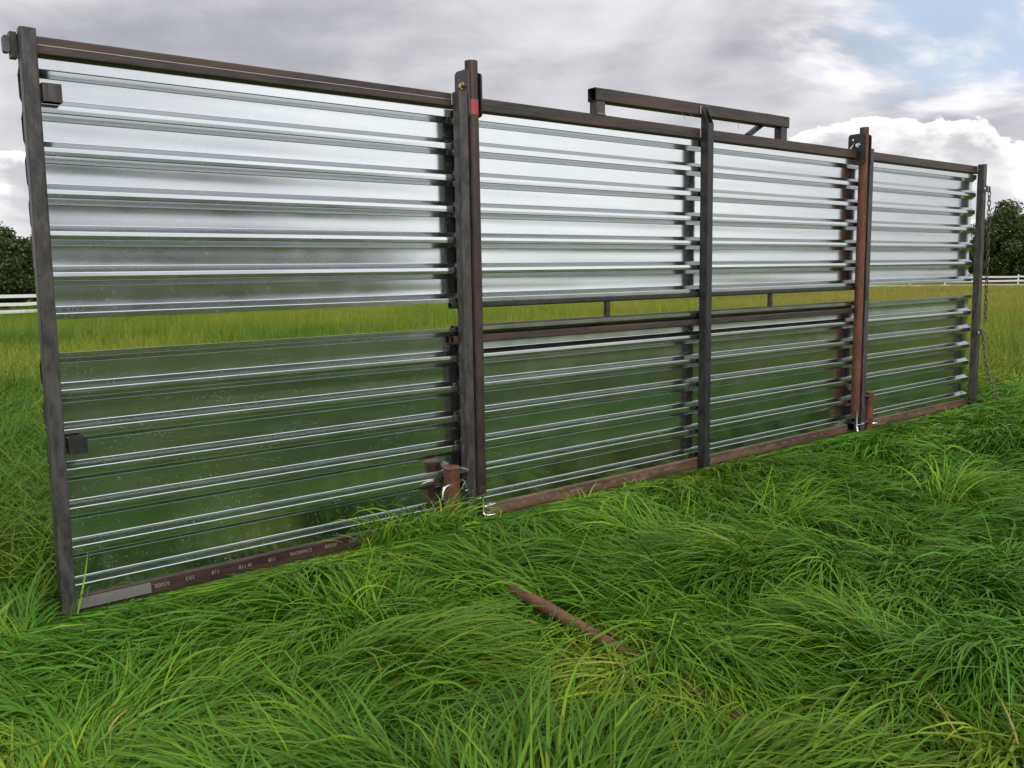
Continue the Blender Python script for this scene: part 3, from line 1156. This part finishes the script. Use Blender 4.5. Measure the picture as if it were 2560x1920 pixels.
def ribbon_mesh(name, groups, mat):
    """groups: list of (V (n,m,3), segs, hue, tone)"""
    vs, li, ls, cols = [], [], [], []
    vb = lb = 0
    for V, segs, hue, tone in groups:
        n, m = V.shape[:2]
        vs.append(V.reshape(-1, 3))
        tmpl = []
        starts = []
        s = 0
        for k in range(segs - 1):
            tmpl += [2 * k, 2 * k + 1, 2 * k + 3, 2 * k + 2]; starts.append(s); s += 4
        tmpl += [2 * segs - 2, 2 * segs - 1, 2 * segs]; starts.append(s); s += 3
        base = np.arange(n, dtype=np.int64)[:, None] * m + vb
        li.append((base + np.array(tmpl)[None]).reshape(-1))
        ls.append((np.arange(n, dtype=np.int64)[:, None] * s + np.array(starts)[None] + lb).reshape(-1))
        c = np.zeros((n, m, 4), np.float32)
        c[:, :, 0] = hue[:, None]; c[:, :, 1] = tone[:, None]; c[:, :, 3] = 1
        cols.append(c.reshape(-1, 4))
        vb += n * m; lb += n * s
    vs = np.concatenate(vs).astype(np.float32); li = np.concatenate(li).astype(np.int32); ls = np.concatenate(ls).astype(np.int32)
    me = bpy.data.meshes.new(name)
    me.vertices.add(len(vs)); me.vertices.foreach_set('co', vs.ravel())
    me.loops.add(len(li)); me.loops.foreach_set('vertex_index', li)
    me.polygons.add(len(ls)); me.polygons.foreach_set('loop_start', ls)
    me.update(calc_edges=True)
    me.shade_smooth()
    set_attr(me, 'hue', np.concatenate(cols))
    me.materials.append(mat)
    return me


PIPE_A, PIPE_B = np.array([1.590, -0.74]), np.array([1.318, -2.78])


def pipe_dist(xy):
    d = PIPE_B - PIPE_A
    t = np.clip(((xy - PIPE_A) @ d) / (d @ d), 0, 1)
    return np.linalg.norm(xy - (PIPE_A + t[:, None] * d), axis=1), t


def near_grass():
    rs = np.random.default_rng(5)
    groups = []
    # clump centres: jittered grid over the ground in front of and just round the wall
    g = 0.175
    xs, ys = np.meshgrid(np.arange(-3.4, 12.5, g), np.arange(-4.4, 1.6, g))
    C = np.stack([xs.ravel(), ys.ravel()], 1) + rs.uniform(-0.5, 0.5, (xs.size, 2)) * g
    px, py, z = to_px(np.column_stack([C, np.full(len(C), 0.1)]))
    keep = (z > 0.9) & (px > -300) & (px < 2860) & (py < 2350)
    # behind the wall only what shows past its two ends
    behind = C[:, 1] > 0.16
    keep &= ~behind | (C[:, 0] < 0.6) | (C[:, 0] > 8.2)
    keep &= ~((C[:, 1] > -0.02) & (C[:, 1] < 0.17) & (C[:, 0] > -0.05) & (C[:, 0] < 8.6))
    C = C[keep]
    dist = np.linalg.norm(C - CAM[:2], axis=1)
    per = np.where(dist < 4.2, 310, np.where(dist < 6.5, 225, 110))
    # tussocks: each has a crown from which its blades are combed over one way
    mg = 0.46
    mx, my = np.meshgrid(np.arange(-3.8, 13, mg), np.arange(-4.8, 2.2, mg))
    T = np.stack([mx.ravel(), my.ravel()], 1) + rs.uniform(-0.5, 0.5, (mx.size, 2)) * mg
    tdir = 2 * math.pi * (vnoise(T[:, 0], T[:, 1], 0.50, 3) * 1.25) + 0.4 + rs.normal(size=len(T)) * 0.55
    tsize = rs.uniform(0.75, 1.2, len(T))
    tlay = rs.uniform(26, 58, len(T))
    ttone = rs.normal(size=len(T)) * 0.09
    thue = rs.normal(size=len(T)) * 0.07
    d2 = ((C[:, None, :] - T[None]) ** 2).sum(2) / (tsize[None] ** 2)
    near = d2.argmin(1)
    rel = C - T[near]
    q = np.clip(np.sqrt(d2[np.arange(len(C)), near]) / 0.34, 0, 1)             # 0 crown, 1 border
    rad0 = np.arctan2(rel[:, 1], rel[:, 0])
    wr = 0.50 * q
    cdir = np.arctan2(np.sin(tdir[near]) * (1 - wr) + np.sin(rad0) * wr, np.cos(tdir[near]) * (1 - wr) + np.cos(rad0) * wr) + rs.normal(size=len(C)) * 0.22
    vig = (1.18 - 0.62 * q ** 1.3) * tsize[near] * (0.78 + 0.42 * vnoise(C[:, 0], C[:, 1], 0.9, 21))
    chue = np.clip((vnoise(C[:, 0], C[:, 1], 0.8, 31) - 0.42) * 0.8, 0, 0.5) - 0.03 + thue[near] + rs.uniform(0, 0.12, len(C))
    ctone = 0.30 + 0.36 * vnoise(C[:, 0], C[:, 1], 1.6, 41) + ttone[near]
    bare = vnoise(C[:, 0], C[:, 1], 1.9, 57)
    cel = tlay[near] + 14 * (1 - q) + rs.normal(size=len(C)) * 6               # how far each clump is laid over
    for segs, sel in ((6, dist < 4.2), (5, (dist >= 4.2) & (dist < 6.5)), (4, dist >= 6.5)):
        idx = np.repeat(np.nonzero(sel)[0], per[sel])
        n = len(idx)
        off = rs.normal(size=(n, 2)) * 0.060
        root = np.column_stack([C[idx] + off, np.zeros(n)])
        az = cdir[idx] + rs.normal(size=n) * 0.30
        ln = rs.uniform(0.24, 0.54, n) * vig[idx]
        under = rs.uniform(size=n) < 0.20
        ln = np.where(under, ln * 0.55, ln)
        e0 = np.radians(np.clip(rs.normal(size=n) * 12 + cel[idx], 14, 85))
        e1 = np.radians(rs.uniform(-58, -6, n))
        wild = rs.uniform(size=n) < 0.016
        e1 = np.where(wild, np.radians(rs.uniform(-20, 40, n)), e1)
        az = np.where(wild, az + rs.normal(size=n) * 1.2, az)
        # close to the wall the growth leans out of it
        dw = -root[:, 1]
        front = (root[:, 1] < 0.0) & (root[:, 0] > -0.2) & (root[:, 0] < 8.75)
        ln = np.where(front, ln * np.clip((0.08 + 0.75 * np.clip(dw, 0, 1)) / 0.45, 0.2, 1.0), ln)
        outw = front & (dw < 0.45) & (np.sin(az) > -0.15)
        az = np.where(outw, -np.abs(az) * 0.5 - rs.uniform(0.1, 1.4, n), az)
        hue = np.clip(chue[idx] + rs.normal(size=n) * 0.10 + np.where(bare[idx] > 0.78, 0.24, 0.0), 0, 1)
        dry = rs.uniform(size=n) < np.where(bare[idx] > 0.78, 0.16, 0.009)
        hue = np.where(dry, rs.uniform(0.7, 1.0, n), hue)
        ln = np.where(dry, ln * 0.6, ln)
        tone = np.clip(ctone[idx] + rs.normal(size=n) * 0.13, 0, 1)
        wd = rs.uniform(0.0048, 0.0132, n) * (1.0 if segs == 6 else (1.12 if segs == 5 else 1.5))
        V = ribbons(root, az, ln, e0, e1, wd, hue, tone, segs, rs, rs.uniform(0.6, 1.1, n))
        # nothing crosses the wall plane; trodden low along its foot
        fy = V[front, :, 1]
        V[front, :, 2] = np.minimum(V[front, :, 2], 0.016 + 0.29 * np.maximum(0, -fy) + 0.012 * rs.uniform(size=fy.shape))
        V[front, :, 1] = np.minimum(fy, 0.062)
        # the loose pipe lies on top of the grass along its bare stretch
        flatv = V.reshape(-1, 3)
        pd, pt = pipe_dist(flatv[:, :2])
        over = ((pd < 0.034) & (pt > 0.18) & (pt < 0.61)).reshape(n, -1).any(1)
        bed = ((pd < 0.10) & (pt > 0.18) & (pt < 0.61)).reshape(n, -1)
        over |= (bed & (V[:, :, 2] > 0.105)).any(1)
        ok = ~over | (rs.uniform(size=n) < 0.14)
        ok &= ~((root[:, 1] >= 0.0) & (root[:, 1] < 0.30) & (root[:, 0] > -0.12) & (root[:, 0] < 8.7))
        groups.append((V[ok], segs, hue[ok], tone[ok]))
    # tall tufts that stand up in the picture
    tufts = [(1.42, -0.20, 90, 0.46, -2.4, 0.9), (1.60, -0.20, 110, 0.52, -1.8, 1.0), (1.76, -0.22, 90, 0.48, -1.0, 0.9), (1.92, -0.32, 60, 0.30, -0.8, 0.9), (2.65, -0.40, 80, 0.28, 0.3, 0.8), (3.05, -0.36, 70, 0.28, -0.6, 0.8),
             (0.03, -0.16, 7, 0.40, -0.3, 0.5), (0.95, -0.75, 40, 0.34, -0.3, 0.8), (-0.45, -0.35, 60, 0.5, -2.2, 0.8),
             (5.0, -0.65, 80, 0.30, 0.2, 0.8), (6.0, -0.65, 70, 0.28, -0.2, 0.8), (7.3, -0.40, 60, 0.24, 0.4, 0.8), (3.1, -1.4, 120, 0.55, -1.0, 0.7), (4.3, -1.7, 130, 0.55, -0.4, 0.7)]
    for (x, y, n, lmax, dr, spread) in tufts:
        off = rs.normal(size=(n, 2)) * 0.055
        root = np.column_stack([off[:, 0] + x, off[:, 1] + y, np.zeros(n)])
        az = dr + rs.normal(size=n) * spread
        ln = rs.uniform(0.55, 1.0, n) * lmax
        e0 = np.radians(rs.uniform(66, 89, n)); e1 = np.radians(rs.uniform(-60, 25, n))
        hue = np.clip(0.16 + rs.normal(size=n) * 0.12, 0, 1); tone = np.clip(0.80 + rs.normal(size=n) * 0.14, 0, 1)
        V = ribbons(root, az, ln, e0, e1, rs.uniform(0.0065, 0.0125, n), hue, tone, 6, rs, 1.3)
        V[:, :, 1] = np.minimum(V[:, :, 1], 0.055) if y < 0 else V[:, :, 1]
        groups.append((V, 6, hue, tone))
    me = ribbon_mesh('grass', groups, MT['grass'])
    o = bpy.data.objects.new('grass', me)
    o['kind'] = 'stuff'
    o['label'] = 'long lush green grass lying over in swirls in the foreground'
    o['category'] = 'grass'
    link(o)
    print('GRASS tris', sum(len(g[0]) * (2 * g[1] - 1) for g in groups))


near_grass()


def clump_variants(k, rs, tall):
    n = 70
    off = rs.normal(size=(n, 2)) * 0.16
    root = np.column_stack([off, np.zeros(n)])
    main = rs.uniform(-3, 3)
    az = main + rs.normal(size=n) * (0.8 if not tall else 1.4)
    ln = rs.uniform(0.28, 0.6, n) * (1.25 if tall else 1)
    e0 = np.radians(rs.uniform(60, 88, n))
    e1 = np.radians(rs.uniform(10, 80, n) if tall else rs.uniform(-60, 25, n))
    hue = np.clip(rs.uniform(0.0, 0.25, n) + (rs.uniform(size=n) < 0.1) * 0.4, 0, 1)
    tone = np.clip(0.44 + rs.normal(size=n) * 0.16, 0, 1)
    wd = rs.uniform(0.008, 0.014, n) * (0.8 if tall else 1)
    V = ribbons(root, az, ln, e0, e1, wd, hue, tone, 4, rs, 0.9)
    return ribbon_mesh('grass_clump', [(V, 4, hue, tone)], MT['fgrass'])


def field_grass():
    rs = np.random.default_rng(8)
    lib = bpy.data.collections.new('grass_clumps')
    for k in range(12):
        lib.objects.link(bpy.data.objects.new('grass_clump_%02d' % k, clump_variants(k, rs, k >= 6)))
    pts = []
    def ring(d0, d1, dens, az0, az1, sc):
        area = 0.5 * (az1 - az0) * (d1 * d1 - d0 * d0)
        n = int(area * dens)
        d = np.sqrt(rs.uniform(d0 * d0, d1 * d1, n))
        a = rs.uniform(az0, az1, n)
        x = CAM[0] + np.sin(a) * d; y = CAM[1] + np.cos(a) * d
        pts.append(np.column_stack([x, y, np.full(n, sc) * rs.uniform(0.8, 1.25, n), d]))
    yaw = math.atan2(CW[0], CW[1])
    ring(4.5, 9, 46, yaw - 0.75, yaw - 0.40, 0.85)
    ring(9, 16, 32, yaw - 0.72, yaw - 0.02, 0.95)
    ring(9, 16, 34, yaw + 0.36, yaw + 0.75, 0.95)
    ring(16, 28, 28, yaw - 0.66, yaw + 0.70, 0.9)
    ring(28, 48, 14, yaw - 0.62, yaw + 0.66, 0.85)
    ring(48, 100, 6, yaw - 0.58, yaw + 0.62, 0.9)
    ring(2.2, 9, 40, yaw + 0.8, yaw + 2 * math.pi - 0.8, 1.0)       # round the photographer, mirrored in the sheets
    ring(9, 22, 14, yaw + 0.8, yaw + 2 * math.pi - 0.8, 1.4)
    P = np.concatenate(pts)
    x, y = P[:, 0], P[:, 1]
    # not in the strip already covered blade by blade, not through the wall
    front = (y < 0.35) & (y > -4.4) & (x > -3.3) & (x < 12.4)
    fpx, fpy, fz = to_px(np.column_stack([x, y, np.full(len(x), 0.1)]))
    covered = front & (fz > 0.9) & (fpx > -330) & (fpx < 2890) & (fpy < 2500)
    wall = (np.abs(y - 0.08) < 0.55) & (x > -0.4) & (x < 9.0)
    P = P[~(covered | wall)]
    x, y, sc, d = P.T
    n = len(P)
    rightness = np.clip((np.arctan2(x - CAM[0], y - CAM[1]) - yaw + 0.45) / 0.9, 0, 1)
    yellow = 0.06 + np.clip((d - 9) / 20, 0, 1) * (0.06 + 0.42 * rightness) + (vnoise(x, y, 0.30, 61) - 0.45) * 0.5 + rs.normal(size=n) * 0.05
    unseen = np.abs((np.arctan2(x - CAM[0], y - CAM[1]) - yaw + math.pi) % (2 * math.pi) - math.pi) > 0.8
    yellow = np.where(unseen, 0.04 + 0.5 * (yellow - 0.06), yellow)
    tall = (rs.uniform(size=n) < np.clip((d - 8) / 20, 0, 1) * (0.35 + 0.6 * rightness))
    var = rs.integers(0, 6, n) + np.where(tall, 6, 0)
    me = bpy.data.meshes.new('field_grass')
    me.vertices.add(n)
    me.vertices.foreach_set('co', np.column_stack([x, y, gz(x, y)]).astype(np.float32).ravel())
    for nm, tp, data in (('tint', 'FLOAT', np.clip(yellow, -0.1, 0.8)), ('size', 'FLOAT', sc), ('turn', 'FLOAT', 0.9 * 2 * math.pi * vnoise(x, y, 0.4, 71) + rs.normal(size=n) * 0.8)):
        at = me.attributes.new(nm, tp, 'POINT')
        at.data.foreach_set('value', data.astype(np.float32))
    at = me.attributes.new('var', 'INT', 'POINT')
    at.data.foreach_set('value', var.astype(np.int32))
    o = bpy.data.objects.new('field_grass', me)
    o['kind'] = 'stuff'
    o['label'] = 'yellow-green meadow grass across the field behind the windbreak'
    o['category'] = 'grass'
    link(o)
    ng = bpy.data.node_groups.new('scatter_grass', 'GeometryNodeTree')
    ng.interface.new_socket('Geometry', in_out='INPUT', socket_type='NodeSocketGeometry')
    ng.interface.new_socket('Geometry', in_out='OUTPUT', socket_type='NodeSocketGeometry')
    gi = ng.nodes.new('NodeGroupInput'); go = ng.nodes.new('NodeGroupOutput')
    iop = ng.nodes.new('GeometryNodeInstanceOnPoints')
    ci = ng.nodes.new('GeometryNodeCollectionInfo')
    ci.inputs['Collection'].default_value = lib
    ci.inputs['Separate Children'].default_value = True
    ci.inputs['Reset Children'].default_value = True
    def attr(nm, tp):
        a = ng.nodes.new('GeometryNodeInputNamedAttribute')
        a.data_type = tp
        a.inputs['Name'].default_value = nm
        return a.outputs['Attribute']
    cx = ng.nodes.new('ShaderNodeCombineXYZ')
    ng.links.new(attr('turn', 'FLOAT'), cx.inputs['Z'])
    ng.links.new(gi.outputs[0], iop.inputs['Points'])
    ng.links.new(ci.outputs[0], iop.inputs['Instance'])
    iop.inputs['Pick Instance'].default_value = True
    ng.links.new(attr('var', 'INT'), iop.inputs['Instance Index'])
    ng.links.new(cx.outputs[0], iop.inputs['Rotation'])
    ng.links.new(attr('size', 'FLOAT'), iop.inputs['Scale'])
    ng.links.new(iop.outputs[0], go.inputs[0])
    md = o.modifiers.new('scatter', 'NODES')
    md.node_group = ng
    print('FIELD instances', n)


field_grass()
